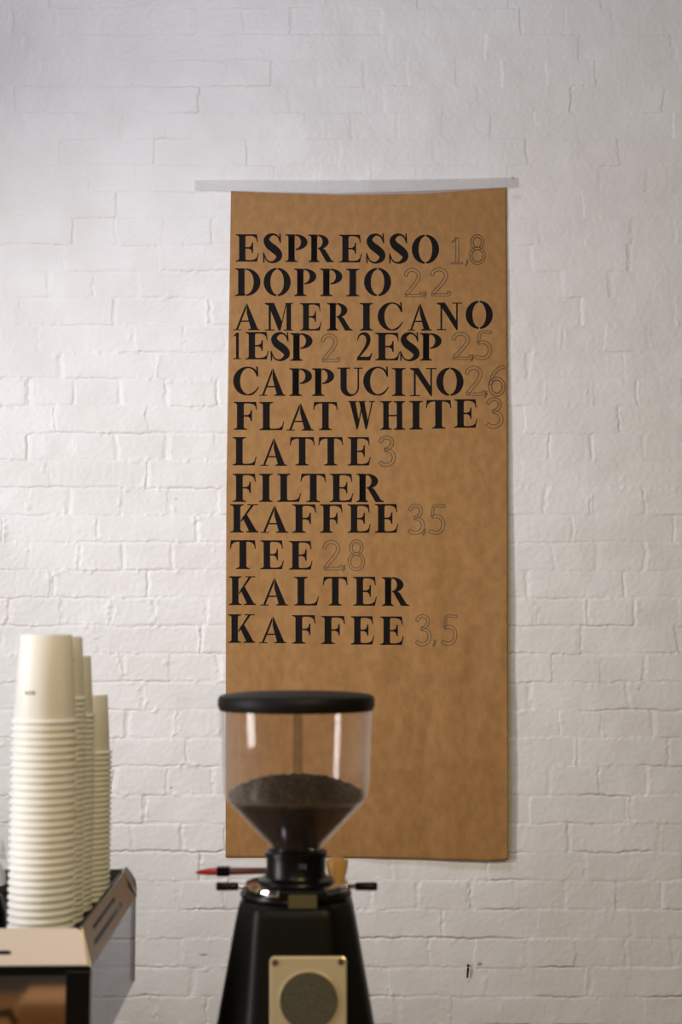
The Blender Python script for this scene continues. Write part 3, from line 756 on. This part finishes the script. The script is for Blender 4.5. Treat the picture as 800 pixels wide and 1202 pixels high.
disc(362.5, 1174, 34.5, .004, .0060, 'round_grille', M['mesh'], pl)
disc(322.8, 1129, 3.6, .0035, .0056, 'screw', M['iron'], pl)
disc(400, 1128, 3.6, .0035, .0056, 'screw', M['iron'], pl)

# roasted beans in the hopper
def bean_unit():
    vs, fs = [], []; nu, nv = 8, 5
    for j in range(nv+1):
        p = PI*j/nv
        for i in range(nu):
            a = 2*PI*i/nu
            x = math.cos(p); y = math.sin(p)*math.cos(a); z = math.sin(p)*math.sin(a)
            if z > .2: z *= .55
            if z > .1 and abs(y) < .25: z -= .22
            vs.append(Vector((x*.0056, y*.0041, z*.0036)))
    for j in range(nv):
        for i in range(nu): fs.append((j*nu+i, j*nu+(i+1) % nu, (j+1)*nu+(i+1) % nu, (j+1)*nu+i))
    return vs, fs
bv, bf = bean_unit()
bm_ = MB()
Rm = R1-th-.0010
zbase = zj+.0045
def mound(r): return zbase + .0215*(1-(r/Rm)**2.6)
core = [(.00001, zc+.001), (R2-th-.002, zc+.001)]
core += [(R2-th-.0015+(R1-R2-.010)*(k/6), zc+.004+(zj-.0075-zc-.004)*(k/6)) for k in range(7)]
core += [(Rm-.003, zj+.001)]
core += [(r_*Rm, mound(r_*Rm)-.004) for r_ in (.97, .9, .75, .55, .3, .0001)]
bm_.lathe(core, 48)
def drop(p, nrm):
    q = Vector((0, 0, 1)).rotation_difference(nrm)
    R = q.to_matrix() @ Matrix.Rotation(random.uniform(0, 6.28), 3, 'Z') @ Matrix.Rotation(random.uniform(-.6, .6), 3, 'X') @ Matrix.Rotation(random.choice((0, PI)), 3, 'X')
    bm_.add([p+R @ v for v in bv], bf, True)
for k in range(620):
    r_ = (Rm-.006)*math.sqrt(random.random()); a = random.uniform(0, 6.283)
    drop(Vector((r_*math.cos(a), r_*math.sin(a), mound(r_)-.003+random.uniform(-.001, .0018))), Vector((math.cos(a)*r_*6, math.sin(a)*r_*6, 1)).normalized())
for k in range(520):
    t = random.random()**.7; rr = R2-th+(R1-R2-.010)*t-.0062; zz = zc+.006+(zj-.009-zc-.004)*t; a = random.uniform(0, 6.283)
    drop(Vector((rr*math.cos(a), rr*math.sin(a), zz)), Vector((math.cos(a), math.sin(a), -.9)).normalized())
beans = bm_.build('coffee_beans', M['bean'], autosmooth=60); beans.location = (gx, GD, CTZ)
tag(beans, 'heap of dark roasted coffee beans filling the lower half of the clear hopper', 'coffee beans', kind='stuff')

# red stick lying across the ring behind the neck
zs = zt+.0165+.0036
st = empty('stirring_stick', (gx-.07, GD+.046, CTZ+zs)); tag(st, 'red tipped stick with a black clip lying behind the grinder neck', 'stick')
px2 = lambda px, d: (px-400)/FPX*d-(gx-.07)
dS = GD+.046
MB().tube([(px2(258, dS), 0, .0005), (px2(275, dS), 0, .0006), (px2(330, dS), 0, .0015)], [.0043, .0044, .0034], 16).build('shaft', M['maroon'], st)
MB().tube([(px2(232.5, dS), 0, -.0008), (px2(237, dS), 0, -.0006), (px2(246, dS), 0, 0), (px2(259, dS), 0, .0005)], [.0008, .0026, .0040, .0046], 16).build('tip', M['red'], st)['label'] = 'bright red pointed tip'
MB().box(px2(257, dS), -.0056, -.0050, px2(272, dS), .0056, .0062).build('clip', M['black'], st, .001)
# wooden knob standing behind the ring
dK = GD+.072
kx = (395.5-400)/FPX*dK
kz = zt-.0002
kn = empty('wooden_tamper', (kx, dK, CTZ+kz)); tag(kn, 'tan wooden knob standing on the grinder top, right behind the neck', 'tamper')
hk = U(396, 1005, dK).z-(CTZ+kz)
MB().lathe([(.00001, .006), (.0105, .006), (.0100, .010), (.0118, .016), (.0133, .024), (.0136, .030), (.0122, hk-.005), (.0088, hk-.0018), (.004, hk-.0004), (.00001, hk)], 32).build('handle', M['wood'], kn)
MB().lathe([(.00001, 0), (.0125, 0), (.013, .001), (.013, .005), (.009, .0062), (.00001, .0062)], 32).build('base', M['steel'], kn)
